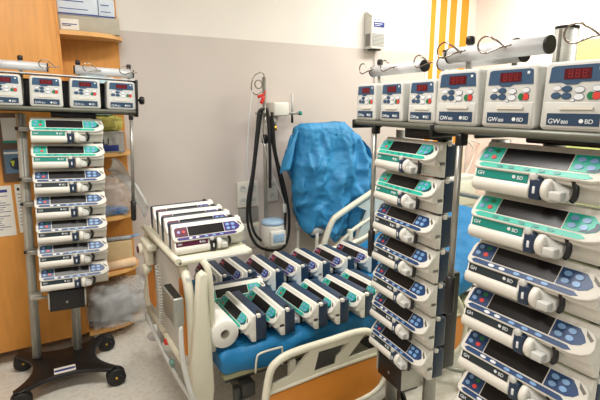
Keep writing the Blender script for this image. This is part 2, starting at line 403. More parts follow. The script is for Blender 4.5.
# ------------------------------------------------------------------ stands
def stand(O, rz, tilt, zs, zr, barz, bars, hooks, supports, posttop, post2, rodx, rodz, railx, label, base=True):
    """O: floor point below the left front corner of the pump stack"""
    t = thing('pump_stand', label, 'equipment stand', (O[0], O[1], 0), rz)
    tl = math.tan(tilt)
    def L(x, y, z): return (x+(z-.1)*tl, y, z-(x-.1)*tl)
    SM = Matrix(((1, 0, tl, -.1*tl), (0, 1, 0, 0), (-tl, 0, 1, .1*tl), (0, 0, 0, 1)))
    def fin(mb):
        for v in mb.bm.verts: v.co = SM @ v.co
        return mb
    # base: black plate with concave sides and four blunt corners
    cx, cy, hx_, hy_ = .095, .045, .235, .215
    bm_ = MB(); pts = []
    C4 = [(-hx_, -hy_), (hx_, -hy_), (hx_, hy_), (-hx_, hy_)]
    for k in range(4):
        a = Vector(C4[k]); b = Vector(C4[(k+1) % 4]); d_ = (b-a).normalized(); nrm = Vector((-d_.y, d_.x))
        a2, b2 = a+d_*.03, b-d_*.03
        dep = .075 if k % 2 == 0 else .085
        for i in range(13):
            u = i/12; q = a2.lerp(b2, u)+nrm*dep*(1-(2*u-1)**2)
            pts.append((cx+q.x, cy+q.y, .080))
    bm_.poly(pts, (0, 0, .022), BLACK, bev=.004)
    bm_.build('base', t)
    for sx, sy in ((-1, -1), (1, -1), (1, 1), (-1, 1)):
        x, y = cx+sx*.215, cy+sy*.20
        c = MB(); c.cyl((x, y, .07), (x, y, .085), .018, BLACK, 14); c.box(x-.018, x+.030, y-.022, y+.022, .055, .078, BLACK, .006)
        c.tube([(x+.03, y-.024, .06), (x+.045, y-.024, .04), (x+.046, y-.024, .03)], .006, BLACK, 6)
        cs = c.build('caster', t)
        c = MB()
        for yy in (-.017, .017):
            c.lathe([(.010, -.009), (.042, -.009), (.048, -.005), (.048, .005), (.042, .009), (.010, .009)], (x+.012, y+yy, .048), RUBBER, 22, 'y')
        c.build('wheel', cs)
        c = MB(); c.cyl((x+.012, y-.030, .048), (x+.012, y+.030, .048), .006, BRASS, 10); c.build('axle', cs)
    c = MB(); c.box(.04, .14, -.085, -.025, .1022, .1032, PAPER); c.box(.042, .138, -.066, -.046, .1032, .1037, BLUEL); c.build('base_label', t)
    # posts
    for px, ztop in ((-.035, zr), (post2, posttop)):
        c = MB()
        oc = rrect(-.0225, .0225, -.026, .026, .02, 5)
        c.poly([(px+a, .152+b, .100) for a, b in oc], (0, 0, ztop-.100), ALU)
        for f in c.bm.faces: f.smooth = abs(f.normal.z) < .5
        c.box(px-.003, px+.003, .1245, .1265, .11, ztop-.002, STEEL)
        p = fin(c).build('post', t)
        if ztop > zr+.05:
            c = MB(); c.poly([(px+a*1.03, .152+b*1.03, ztop) for a, b in oc], (0, 0, .006), BLACK); fin(c).build('end_cap', p)
    # rail
    x0, x1 = railx
    c = MB(); c.poly([(x0, y, z) for y, z in ((.000, zr+.020), (-.006, zr+.023), (-.007, zr+.032), (-.003, zr+.038), (.108, zr+.038), (.108, zr+.018), (.004, zr+.018))], (x1-x0, 0, 0), RAIL, bev=.002)
    c.box(x0+.01, x1-.01, .110, .128, zr+.012, zr+.17, BLACK, .003)
    if rodx > .2: c.box(x0+.01, x1-.004, .012, .135, zr+.1875, zr+.193, BARW, .002)
    rl = fin(c).build('rail', t)
    for xx in (x0, x1):
        c = MB(); c.box(xx-.006, xx+.006, -.012, .135, zr+.004, zr+(.192 if xx == x1 and rodx > .2 else .040), BLACK, .004); fin(c).build('end_cap', rl)
    c = MB(); xx, sg = (x1, 1) if rodx > .2 else (x0, -1)
    c.lathe([(.006, 0), (.006, sg*.018), (.018, sg*.020), (.022, sg*.030), (.018, sg*.042), (.008, sg*.044)], (xx, .03, zr+.09 if rodx > .2 else zr+.02), BLACK, 16, 'x')
    if rodx > .2: fin(c).build('clamp_knob', rl)
    else: c.bm.free()
    # handle rod with grip
    c = MB(); c.cyl((rodx, .0, rodz), (rodx, .0, zr+.01), .0085, STEEL, 14); c.box(rodx-.010, rodx+.010, -.010, .02, zr-.012, zr+.018, BLACK, .004); hr = fin(c).build('handle_rod', t)
    c = MB(); c.lathe([(.009, rodz+.004), (.014, rodz), (.014, rodz-.10), (.009, rodz-.107)], (rodx, 0, 0), BLACK, 16); fin(c).build('grip', hr)
    # black module under the rail
    c = MB(); c.box(.095, .30, .062, .11, zs+.001, zr+.018, BLACK, .005); fin(c).build('connection_module', t)
    # charger box under the stack and clamps
    zb = zs-7*.1257
    c = MB(); c.box(.04, .205, .02, .105, zb-.115, zb-.006, BLACK, .006); cb = fin(c).build('power_box', t)
    for xs in (.033, .204):
        c = MB(); c.box(xs, xs+.008, .018, .107, zb-.10, zb-.012, ALU, .002); fin(c).build('side_plate', cb)
    c = MB(); c.cyl((.12, .017, zb-.07), (.12, .021, zb-.07), .006, STEEL, 12); fin(c).build('lock', cb)
    c = MB(); c.cyl((-.03, .075, zb-.05), (.04, .075, zb-.05), .007, ALU, 10); c.box(-.05, .01, .09, .17, zb-.062, zb-.038, ALU, .004); fin(c).build('clamp', t)
    c = MB(); c.box(post2-.025, post2+.03, .182, .245, zb-.03, .82, BLACK, .006); fin(c).build('cable_channel', t)
    for i in (0, 2, 3, 5):
        z = zs-.06-.1257*i
        c = MB(); c.box(-.048, .012, .09, .168, z-.012, z+.012, STEEL, .004); c.cyl((-.047, .12, z), (-.062, .12, z), .009, BLACK, 12); fin(c).build('clamp', t)
    # mounting plates between pumps and posts
    for i in range(7):
        z = zs-.06-.1257*i
        c = MB(); c.box(.02, .22, .116, .128, z-.02, z+.02, BLACK); fin(c).build('mounting_bracket', t)
    # accessory bars
    for (a, b) in bars:
        c = MB(); c.cyl((a, .08, barz), (b, .08, barz), .0205, BARW, 24)
        br = fin(c).build('accessory_bar', t)
        for e0, e1 in ((a-.006, a), (b, b+.006)):
            c = MB(); c.cyl((e0, .08, barz), (e1, .08, barz), .0212, BLACK, 24); fin(c).build('end_cap', br)
    for sx in supports:
        c = MB(); c.cyl((sx, .095, zr+.03), (sx, .095, barz+.030), .008, ALU, 12); sp = fin(c).build('bar_support', t)
        c = MB(); c.lathe([(.007, 0), (.012, .004), (.012, .020), (.007, .024)], (sx, .095, barz+.024), BLACK, 14); fin(c).build('knob', sp)
    for hx in hooks:
        c = MB(); pts = []
        for k in range(12):
            a = R(-60-25*k)
            pts.append((hx-.024*math.cos(a)*1.0, .045-.012*k/12, barz+.012+.021*math.sin(a)))
        pts = [(hx+.062, .052, barz+.006), (hx+.030, .050, barz+.002), (hx+.018, .05, barz-.006)][:2]+[(hx+.024*math.cos(R(a)), .040, barz+.012+.020*math.sin(R(a))) for a in range(-75, -330, -25)]+[(hx+.028, .046, barz+.018), (hx+.048, .052, barz+.0)]
        c.tube(pts, .0024, CHROME, 6, smooth=3); fin(c).build('hook', t)
    # pumps
    out = []
    Rt = Matrix.Translation((O[0], O[1], 0)) @ Matrix.Rotation(rz, 4, 'Z')
    def place(x, z, y=0): return Rt @ Vector(L(x, y, z))
    return t, place

ORD = ['topmost', 'second from the top', 'third from the top', 'fourth from the top', 'fifth from the top', 'second from the bottom', 'lowest']
protos = {}
def put_pump(kind, loc, rz, label, group, tilt=0, sx=1):
    if kind not in protos:
        t = pump(kind, label, group); t.location = loc; t.rotation_euler = (0, tilt, rz); protos[kind] = t
    else: t = dup(protos[kind], loc, rz, label, group, tilt)
    t.scale = (sx, 1, 1)
    return t
gwproto = []
def put_gw(loc, rz, label, group, tilt=0):
    if not gwproto:
        t = gwpump(label); t.location = loc; t.rotation_euler = (0, tilt, rz); t['group'] = group; gwproto.append(t); return t
    return dup(gwproto[0], loc, rz, label, group, tilt)

STANDS = [
 dict(nm='left-hand', at_='on the left-hand stand beside the orange cabinet', O=(-.048, 2.545), rz=R(-1), tilt=R(2.6), zs=1.390, zr=1.402, barz=1.628, bars=((-.20, .09), (.212, .485)), hooks=(.08, .27, .44), supports=(-.02, .228, .470), posttop=1.40, post2=.165, rodx=.460, rodz=.962, railx=(-.20, .490), gw=[-.158, .010, .178, .346],
      label='silver and black wheeled stand beside the orange cabinet carrying a stack of syringe pumps'),
 dict(nm='middle', at_='on the middle stand in front of the bed', O=(1.165, 1.403), rz=R(-96), tilt=0, zs=1.330, zr=1.352, barz=1.585, bars=((-.150, .168), (.260, .58)), hooks=(-.175, -.02, .185), supports=(-.130, .54), posttop=1.63, post2=.215, rodx=-.008, rodz=.948, railx=(-.158, .52), gw=[-.150, .022, .192, .362],
      label='wheeled pump stand in the middle, between the bed and the nearest stand on the right'),
 dict(nm='right-hand', at_='on the nearest stand at the right edge', O=(.966, .78), rz=R(-90), tilt=0, zs=1.360, zr=1.358, barz=1.585, bars=((-.165, .118), (.25, .50)), hooks=(-.155, -.02, .20), supports=(-.115, .48), posttop=1.625, post2=.115, rodx=-.045, rodz=.985, railx=(-.138, .50), gw=[-.136, .016, .167, .318],
      label='nearest wheeled pump stand at the right edge, its pumps the largest in view'),
]
for S in STANDS:
    t, place = stand(S['O'], S['rz'], S['tilt'], S['zs'], S['zr'], S['barz'], S['bars'], S['hooks'], S['supports'], S['posttop'], S['post2'], S['rodx'], S['rodz'], S['railx'], S['label'])
    for i in range(7):
        kind = 'teal' if i < 2 else 'blue'
        put_pump(kind, place(0, S['zs']-.1257*i-.1215), S['rz'], '%s keypad syringe pump, %s in the stack on the %s stand' % ('teal' if i < 2 else 'dark blue', ORD[i], S['nm']),
                 'syringe pumps stacked '+S['at_'], S['tilt'])
    gn = ['leftmost', 'second from the left', 'third from the left', 'rightmost']
    for i, x in enumerate(S['gw']):
        put_gw(place(x, S['zr']+.0385), S['rz'], 'grey boxy infusion pump, %s on the rail of the %s stand' % (gn[i], S['nm']), 'infusion pumps on the rail of the %s stand' % S['nm'], S['tilt'])

# ------------------------------------------------------------------ hospital bed
BY0, BY1 = 1.63, 2.50
bed = thing('hospital_bed', 'cream and orange adjustable hospital bed with blue covered mattress against the back wall', 'hospital bed', (1.55, 2.06, 0))
BO = Vector((-1.55, -2.06, 0))
def bb(mb, name, parent=None):
    if parent is None or parent == bed:
        for v in mb.bm.verts: v.co += BO
        return mb.build(name, bed)
    for v in mb.bm.verts: v.co += BO
    return mb.build(name, parent)
OLIVE = mat('olive bed metal', (150, 150, 112), .45, noise_amt=.05)
DKG = mat('dark grey frame', (70, 72, 70), .5, noise_amt=.06)
c = MB(); c.box(.60, 2.58, BY0+.02, BY0+.06, .318, .345, OLIVE, .006); c.box(.60, 2.58, BY1-.06, BY1-.02, .318, .345, OLIVE, .006)
for x in (.62, 1.1, 1.6, 2.1, 2.54): c.box(x, x+.05, BY0+.05, BY1-.05, .318, .342, OLIVE, .004)
c.box(.62, 1.84, BY0+.06, BY1-.06, .336, .345, CREAM)
bb(c, 'deck')
c = MB(); c.box(.66, 2.50, 1.80, 1.87, .20, .27, DKG, .008); c.box(.66, 2.50, 2.26, 2.33, .20, .27, DKG, .008)
for x in (.72, 1.5, 2.36): c.box(x, x+.07, 1.75, 2.38, .13, .20, DKG, .008)
for x in (.95, 2.15): c.box(x, x+.09, 1.93, 2.20, .20, .33, CREAM, .012)
bb(c, 'underframe')
for x in (.70, 2.42):
    for y in (1.76, 2.38):
        c = MB(); c.cyl((x, y, .11), (x, y, .20), .02, DKG, 14); c.box(x-.02, x+.03, y-.03, y+.03, .08, .125, GREYW, .01); cs = bb(c, 'caster')
        c = MB()
        for yy in (-.022, .022): c.lathe([(.015, -.012), (.058, -.012), (.063, -.006), (.063, .006), (.058, .012), (.015, .012)], (x+.02, y+yy, .063), GREYW, 24, 'y')
        bb(c, 'wheel', cs)
# footboard
FX = .49
fb = MB()
pts = [(FX, 1.70, .36), (FX, 1.70, .60), (FX, 1.72, .74), (FX, 1.80, .815), (FX, 1.95, .835), (FX, 2.20, .835), (FX, 2.37, .815), (FX, 2.44, .74), (FX, 2.46, .60), (FX, 2.46, .36)]
fb.tube([(FX, 1.70, .34), (FX, 1.70, .50)]+pts[1:-1]+[(FX, 2.46, .5), (FX, 2.46, .34)], .019, CREAM, 12, smooth=4)
fb.tube([(FX-.01, 1.70, .36), (FX-.01, 2.46, .36)], .015, CREAM, 12)
fb.box(FX-.008, FX+.01, 1.71, 2.45, .36, .78, GREYW, .004)
ft = bb(fb, 'footboard')
for (a, b_) in ((1.735, 1.80), (2.28, 2.42)):
    c = MB(); c.poly([(FX-.009, y, z) for y, z in rrect(a, b_, .42, .76, .03)], (-.006, 0, 0), ORANGE); bb(c, 'orange_inlay', ft)
# near corner post of the footboard
for y, nm in ((1.665, 'corner_post'), (2.495, 'corner_post')):
    c = MB()
    prof = [(.475, .24), (.465, .42), (.492, .62), (.512, .80), (.535, .815), (.550, .80), (.548, .70), (.556, .50), (.560, .30), (.550, .24)]
    c.poly([(x, y-.02, z) for x, z in prof], (0, .045, 0), CREAM, bev=.010)
    bb(c, nm)
    c = MB(); c.cyl((.54, y, .12), (.54, y, .25), .018, GREYW, 14); c.lathe([(.008, 0), (.045, .002), (.048, .010), (.045, .020), (.010, .024)], (.53, y+(.10 if y > 2 else 0), .10), GREYW, 22)
    bb(c, 'bumper_disc')
# folding tray over the footboard
c = MB(); c.box(.455, .782, 1.735, 2.355, .822, .846, CREAM, .008); c.tube([(.462, 1.735, .842), (.462, 2.355, .842)], .014, CREAM, 12)
c.box(.56, .76, 1.728, 1.738, .826, .838, GREYW, .002)
for y in (1.80, 2.28): c.box(.48, .52, y, y+.04, .79, .825, CREAM, .006)
bb(c, 'tray')
c = MB(); c.tube([(.555, 1.72, .835), (.568, 1.70, .80), (.572, 1.69, .70), (.572, 1.69, .45)], .014, CREAM, 10, smooth=4); bb(c, 'tray_bracket')
# chart holder, hose, wires on the foot end
STL = mat('grey sheet metal', (158, 160, 152), .4, .5, noise_amt=.05)
c = MB(); c.box(.405, .445, 1.63, 1.80, .62, .735, STL, .006); c.box(.411, .439, 1.64, 1.79, .733, .7385, BLACK)
bb(c, 'chart_holder', ft)
c = MB(); c.tube([(.43, 1.64, .62), (.425, 1.62, .50), (.44, 1.61, .38), (.47, 1.60, .25), (.46, 1.58, .12), (.50, 1.60, .05)], .010, GREYW, 10, smooth=6); bb(c, 'flexible_hose')
c = MB(); pts = []
for k in range(150):
    a = k*.9; z = .72-.30*k/150; y = 2.09-.04*math.sin(k/150*3)
    pts.append((.455+.009*math.cos(a), y+.009*math.sin(a), z))
c.tube(pts, .0028, GREYW, 5); bb(c, 'coiled_cable')
c = MB(); c.tube([(.46, 2.44, .34), (.455, 2.2, .30), (.465, 1.9, .26), (.48, 1.70, .24)], .010, GREYW, 10, smooth=4); bb(c, 'lower_guard_tube')
c = MB(); c.box(.455, .475, 2.03, 2.055, .34, .365, RED, .004); bb(c, 'red_latch'); c = MB(); c.box(.452, .472, 1.93, 1.965, .28, .305, mat('grey green key', (110, 150, 140), .5), .005); bb(c, 'control_key')
c = MB()
c.lathe([(.010, -.02), (.030, -.018), (.032, .0), (.028, .012), (.012, .02)], (.435, 2.30, .745), CREAM, 18, 'x')
c.lathe([(.010, -.006), (.018, -.005), (.018, .005)], (.415, 2.30, .745), MAR, 16, 'x')
c.lathe([(.010, -.02), (.026, -.018), (.028, .0), (.012, .02)], (.440, 2.24, .66), CREAM, 18, 'x')
c.box(.43, .48, 2.16, 2.33, .765, .80, CREAM, .010)
c.box(.43, .47, 2.21, 2.27, .68, .77, CREAM, .010)
bb(c, 'lift_handle', ft)

# near side rails
def side_rail(X0, X1, Y, z0, z1, parent_name, flip=False, tilt=0, open_=True):
    w_, h_ = X1-X0, z1-z0
    def P(u, v, dy=0):
        if .405 <= v <= .665 and 0 < u < .945+.02*(v < .55): v += .10
        x = u*w_; z = v*h_
        x = w_-x if flip else x
        ct, st = math.cos(tilt), math.sin(tilt)
        return (X0+x*ct-z*st, Y+dy, z0+x*st+z*ct)
    c = MB()
    out = [(.015, .02), (.02, .35), (.06, .80), (.11, .93), (.22, .99), (.5, 1.0), (.72, 1.0), (.84, .93), (.95, .66), (1.0, .38), (.96, .15), (.86, .02), (.6, -.02), (.25, -.02)]
    c.tube([P(*p) for p in out], .0165, CREAM, 12, closed=True, smooth=4)
    c.tube([P(.05, .46), P(.5, .50), P(.96, .50)], .011, CREAM, 8)
    # solid webs between the hand openings
    wn = [0]
    def web(pts):
        wn[0] += 1; h = .0075-.0007*wn[0]; c.poly([P(a, b, -h) for a, b in pts], (0, 2*h, 0), CREAM)
    web([(.05, .44), (.36, .46), (.42, .98), (.36, .98), (.20, .60), (.08, .56)])
    web([(.34, .46), (.58, .48), (.58, .56), (.34, .55)]); web([(.53, .5), (.60, .52), (.80, .97), (.72, .98), (.55, .66)])
    web([(.38, .90), (.72, .90), (.72, .99), (.38, .99)])
    web([(.58, .48), (.96, .50), (.93, .60), (.62, .58)])
    rail = bb(c, 'side_rail')
    c = MB(); c.poly([P(a, b, -.006) for a, b in ((.04, .04), (.05, .42), (.5, .45), (.93, .46), (.965, .36), (.92, .14), (.84, .05), (.6, .01), (.25, .01))], (0, .012, 0), ORANGE)
    bb(c, 'orange_panel', rail)
    c = MB(); c.poly([P(a, b, .001) for a, b in ((.38, .54), (.56, .55), (.60, .92), (.42, .92))], (0, .004, 0), mat('smoky window', (60, 60, 56), .3, alpha=.7)); bb(c, 'angle_window', rail)
    return rail
side_rail(.715, 1.392, 1.535, .085, .435, '')
side_rail(1.47, 1.95, 1.535, .10, .46, '', tilt=R(6))
for x in (.9, 1.2, 1.62, 1.82):
    c = MB(); c.box(x, x+.035, 1.548, 1.65, .20, .235, CREAM, .006); c.box(x, x+.035, 1.625, 1.65, .20, .335, CREAM, .006); bb(c, 'rail_bracket')
# far side rail, raised along the backrest
c = MB()
fy = 2.56
ring = [(1.70, .47), (1.715, .56), (1.76, .655), (1.82, .70), (2.07, .815), (2.40, .965), (2.50, .96), (2.54, .86), (2.50, .76), (2.30, .62), (2.05, .50), (1.85, .46)]
c.tube([(x, fy, z) for x, z in ring], .021, CREAM, 12, closed=True, smooth=4)
c.tube([(1.80, fy, .47), (1.95, fy, .575), (2.12, fy, .655)], .014, CREAM, 10)
c.poly([(x, fy-.008, z) for x, z in ((2.02, .60), (2.06, .70), (1.98, .74), (2.30, .89), (2.46, .93), (2.51, .85), (2.46, .75), (2.28, .62), (2.05, .51), (1.98, .50))], (0, .016, 0), mat('pale grey green plastic', (196, 204, 196), .45, noise_amt=.04))
bb(c, 'side_rail')
for x in (1.9, 2.25):
    c = MB(); c.box(x, x+.035, 2.49, fy+.0, .31, .345, CREAM, .006); c.box(x, x+.035, fy-.015, fy+.015, .31, .58, CREAM, .006); bb(c, 'rail_bracket')
# mattress retainer wire
c = MB(); c.tube([(.73, 1.618, .335), (.735, 1.612, .405), (.755, 1.610, .425), (.84, 1.610, .425), (.856, 1.612, .415), (.86, 1.618, .335)], .0045, CREAM, 8, smooth=3); bb(c, 'mattress_retainer')
# headboard
c = MB(); c.tube([(2.66, 1.66, .25), (2.66, 1.66, .72), (2.66, 1.70, .80), (2.66, 1.80, .82), (2.66, 2.35, .82), (2.66, 2.45, .80), (2.66, 2.49, .72), (2.66, 2.49, .25)], .02, STL, 12, smooth=3)
c.box(2.652, 2.668, 1.68, 2.47, .32, .66, CREAM, .004); bb(c, 'headboard')
c = MB(); c.tube([(1.70, 1.62, .12), (1.80, 1.48, .09), (1.86, 1.42, .085)], .012, STL, 10); c.lathe([(.008, -.012), (.024, -.012), (.026, 0), (.024, .012), (.008, .012)], (1.80, 1.40, .03), RUBBER, 18, 'y'); c.cyl((1.83, 1.43, .085), (1.80, 1.41, .04), .012, STL, 10); bb(c, 'brake_pedal')

# mattress with blue cover
mt_ = MB()
def hz(x): return 0 if x < 1.90 else (x-1.90)*math.tan(R(24))
XA, XB = .585, 2.60
def mattress(u, v):
    x = XA+(XB-XA)*v
    a = u*4
    # cross-section going round (y,z): near bottom -> near top -> far top -> far bottom
    y0, y1, z0, z1, r = BY0, BY1, .346, .466, .03
    prof = [(y0+.03, z0), (y0+.008, z0+.004), (y0, z0+.03), (y0-.002, z1-.04), (y0+.006, z1-.014), (y0+.025, z1-.003)] + [(y0+.025+(y1-y0-.05)*k/26, z1) for k in range(1, 26)] + [(y1-.025, z1-.003), (y1-.006, z1-.014), (y1, z1-.04), (y1, z0+.03), (y1-.02, z0)]
    k = u*(len(prof)); i = min(int(round(k)), len(prof)-1)
    y, z = prof[i % len(prof)]
    e_ = min(1, (x-XA)/.03)*min(1, (XB-x)/.03)
    e_ = math.sqrt(max(0, e_))
    zc_ = (z0+z1)/2; z = zc_+(z-zc_)*(.55+.45*e_)
    side = (y < y0+.03)
    nn = noise.noise(Vector((x*5, y*7, z*3)))
    if z > z1-.02: z -= .013*min(1, abs(noise.noise(Vector((x*6+y*4, y*7-x*2, 3))))*2.6)
    if side: y += .012*noise.noise(Vector((x*10+z*26, z*22, 0)))+.016*(1-abs(noise.noise(Vector((x*4.5-z*9, z*11, 4)))*2.5))-.012
    if side and z < z0+.04: z += .010*noise.noise(Vector((x*6, 0, 9)))
    return (x, y, z+hz(x))
NP = 36
V = mt_.grid(lambda u, v: mattress(u, v), NP, 150, SHEET, closed_u=True)
mt_._fin([mt_.bm.faces.new([V[i][0] for i in range(NP)]), mt_.bm.faces.new([V[i][-1] for i in range(NP)][::-1])], SHEET, False)
bmesh.ops.recalc_face_normals(mt_.bm, faces=mt_.bm.faces[:])
o = tag(mt_.build('mattress'), 'long mattress wrapped in a wrinkled bright blue sheet on the hospital bed', 'mattress')

# pumps on the bed: near row (teal), far row (purple), one lying crosswise
ZM = .4665
near = [(.683, 1.945), (.820, 1.935), (.965, 1.905), (1.085, 1.895), (1.215, 1.890), (1.345, 1.905)]
nl = ['nearest the paper roll at the foot end', 'second from the foot end', 'third from the foot end', 'fourth from the foot end', 'fifth from the foot end', 'half hidden by the middle stand']
for (x, y), l in zip(near, nl):
    put_pump('teal', (x, y, ZM), R(-90+rnd.uniform(-1.5, 2.5)), 'teal syringe pump, near row on bed, %s' % l, 'teal syringe pumps in the near row on the bed', sx=.95)
far = [(.738, 2.455), (.868, 2.445), (1.013, 2.385), (1.158, 2.375), (1.300, 2.365), (1.465, 2.355), (1.628, 2.345)]
fl_ = ['beside the tray at the foot end', 'second from the foot end', 'third from the foot end', 'fourth from the foot end', 'fifth from the foot end', 'sixth from the foot end', 'farthest along next to the raised side rail']
for (x, y), l in zip(far, fl_):
    put_pump('purple', (x, y, ZM), R(-90+rnd.uniform(-2, 2)), 'purple syringe pump, far row on bed, %s' % l, 'purple syringe pumps in the far row on the bed', sx=.95)
put_pump('teal', (.630, 1.975, ZM), R(-3), 'teal keypad syringe pump lying crosswise between the two rows behind the paper roll', 'teal syringe pump crosswise on the bed')
tl_ = ['nearest, showing its whole front', 'second from the front', 'third from the front', 'farthest back towards the wall']
for i in range(4):
    put_pump('purple', (.462+.006*i, 1.79+.128*i, .8475), R(1.5 if i % 2 else -.5), 'maroon and purple syringe pump standing on the foot-end tray, %s' % tl_[i], 'syringe pumps on the tray over the footboard', sx=.95)

# paper roll
t = thing('paper_roll', 'thick white roll of paper lying on the foot end of the blue mattress', 'paper roll', (.615, 1.655, ZM))
c = MB(); n = 40; rings = []
prof = [(.020, 0), (.058, 0), (.060, .003), (.060, .237), (.058, .24), (.020, .24)]
for (r, h) in prof: rings.append([c.bm.verts.new((r*math.cos(2*PI*k/n), h, .060+r*math.sin(2*PI*k/n))) for k in range(n)])
fs = [c.bm.faces.new((A[k], A[(k+1) % n], B[(k+1) % n], B[k])) for A, B in zip(rings, rings[1:]) for k in range(n)]
c._fin(fs, PAPER, True); bmesh.ops.recalc_face_normals(c.bm, faces=fs); c.build('roll', t)
c = MB(); rings = [[c.bm.verts.new((r*math.cos(2*PI*k/n), h, .060+r*math.sin(2*PI*k/n))) for k in range(n)] for r, h in ((.021, .001), (.0185, .001), (.0185, .239), (.021, .239))]
fs = [c.bm.faces.new((A[k], A[(k+1) % n], B[(k+1) % n], B[k])) for A, B in zip(rings, rings[1:]+rings[:1]) for k in range(n)]
c._fin(fs, CARD, True); bmesh.ops.recalc_face_normals(c.bm, faces=fs); c.build('cardboard_core', t)

# ------------------------------------------------------------------ cabinet and shelves
t = thing('tall_cabinet', 'tall orange beech cabinet with papers on its door at the left edge', 'cabinet', (-.5, 2.99, 0))
def sh(c, d): 
    for v in c.bm.verts: v.co -= Vector(d)
    return c
D = (-.5, 2.99, 0)
c = MB(); c.box(-1.1, .185, 2.885, 3.128, .085, 2.45, WOOD, .002); sh(c, D).build('carcass', t)
c = MB(); c.box(-.62, .158, 2.868, 2.884, .09, 2.44, WOOD, .002); sh(c, D).build('door', t)
c = MB(); c.box(-1.09, -.63, 2.868, 2.884, .09, 2.44, WOOD, .002); sh(c, D).build('door', t)
for x in (-.95, -.35, .12):
    c = MB(); c.cyl((x, 2.93, 0), (x, 2.93, .086), .02, ALU, 14); sh(c, D).build('foot', t)
SD = (.3, 3.0, 0)
ts = thing('corner_shelf_unit', 'open beech shelf unit with rounded shelf ends between the cabinet and the wall', 'shelf unit', SD)
c = MB(); c.box(.186, .535, 3.108, 3.128, .085, 2.10, WOOD); c.box(.186, .202, 2.90, 3.11, .085, 2.45, WOOD); sh(c, SD).build('back_panel', ts)
SZ = [.085, .44, .785, 1.172, 1.845]
def shelfpts(z, ex=0):
    o_ = [(.202, 3.107, z), (.202, 2.885, z)]
    for k in range(1, 12):
        a = PI/2*k/12
        o_.append((.26+.29*math.sin(a)**1.0, 3.107-.222*math.cos(a)**.7, z))
    o_.append((.55, 3.107, z)); return o_
for z in SZ:
    c = MB(); c.poly(shelfpts(z-.022), (0, 0, .022), WOODL); sh(c, SD).build('shelf', ts)
for x, y in ((.24, 2.95), (.40, 3.02)):
    c = MB(); c.cyl((x, y, 0), (x, y, .064), .02, ALU, 14); sh(c, SD).build('foot', ts)

# papers on the cabinet door
def paper(name, x0, x1, z0, z1, label, lines, head=None, y=2.8675):
    w_ = thing(name, label, 'notice', ((x0+x1)/2, y, z0)); xc = (x0+x1)/2
    c = MB(); c.box(x0-xc, x1-xc, -.0012, 0, 0, z1-z0, PAPER); sh_ = c.build('sheet', w_)
    c = MB(); h = z1-z0
    if head: c.box(x0-xc+.01, x1-xc-.02, -.0017, -.0012, h-.035, h-.02, head)
    for i in range(lines):
        z = h-.055-i*(h-.08)/lines
        c.box(x0-xc+.01, x0-xc+.01+(x1-x0-.02)*rnd.uniform(.7, 1), -.0016, -.0012, z-.0022, z+.0022, mat('grey print', (120, 124, 140), .7))
    c.build('printed_lines', w_)
paper('paper_notice', -.32, -.107, .757, 1.030, 'large white printed notice taped to the orange cabinet door', 16, BLUEL)
paper('paper_notice', -.092, -.050, .766, 1.034, 'narrow white paper strip beside the large notice on the cabinet door', 10, BLACK)
t = thing('document_holder', 'dark brown wall holder with two framed cards on the cabinet door', 'document holder', (-.09, 2.8675, 1.05))
BRN = mat('dark brown board', (92, 74, 58), .6, noise_amt=.06)
c = MB(); c.box(-.045, .075, -.010, 0, 0, .36, BRN, .002); c.build('backing', t)
c = MB(); c.box(-.025, .062, -.014, -.010, .215, .335, GREYW, .001); c.box(-.025, .062, -.016, -.010, .205, .218, TEALD, .001); c.build('white_card', t)
c = MB(); c.box(-.030, .062, -.014, -.010, .045, .17, mat('slate blue card', (92, 122, 150), .5, noise_amt=.04), .001); c.box(-.030, .062, -.0155, -.014, .148, .158, TXT)
c.poly([(x, -.014, z) for x, z in oval(.022, .095, .030, .032, 20)], (0, -.0012, 0), NAVY)
c.poly([(x, -.0152, z) for x, z in ((-.004, .112), (.016, .112), (.010, .088), (.004, .080))], (0, -.001, 0), mat('lime print', (190, 205, 60), .5)); c.build('blue_card', t)

# things on the shelves
def boxy(name, label, cat, x0, x1, y0, y1, z0, h, m, extra=None, rz=0, group=None):
    t = thing(name, label, cat, ((x0+x1)/2, (y0+y1)/2, z0), rz, group)
    a, b = (x1-x0)/2, (y1-y0)/2
    c = MB(); c.box(-a, a, -b, b, 0, h, m, .002); c.build('carton', t)
    if extra:
        c = MB(); extra(c, a, b, h); c.build('printed_label', t)
    return t
def lab1(c, a, b, h):
    c.box(-a+.01, -a+.10, -b-.001, -b, .012, h-.02, PAPER); c.box(-a+.015, -a+.09, -b-.0015, -b-.001, h-.05, h-.045, BLUEL); c.box(-a+.015, -a+.06, -b-.0015, -b-.001, .03, .035, TXTD)
def lab2(c, a, b, h):
    c.box(-a, a, -b-.001, -b, .002, .010, BLUEL); c.box(-a+.01, a*.3, -b-.001, -b, h-.035, h-.03, BLUEL); c.box(-a+.01, a*.5, -b-.001, -b, .03, .034, BLUEL)
boxy('carton', 'long pale carton lying along the top shelf under the white boxes', 'box', .206, .520, 2.945, 3.08, 1.8455, .088, CARD, lab1)
LW = mat('pale blue white carton', (206, 216, 228), .7, noise_amt=.04)
boxy('carton', 'white box with a dark blue bottom edge stacked on the carton at the cabinet side', 'box', .206, .410, 2.94, 3.08, 1.934, .105, LW, lab2)
boxy('carton', 'smaller white box stacked on the carton near the wall end', 'box', .416, .50, 2.95, 3.08, 1.934, .10, LW, lab2)
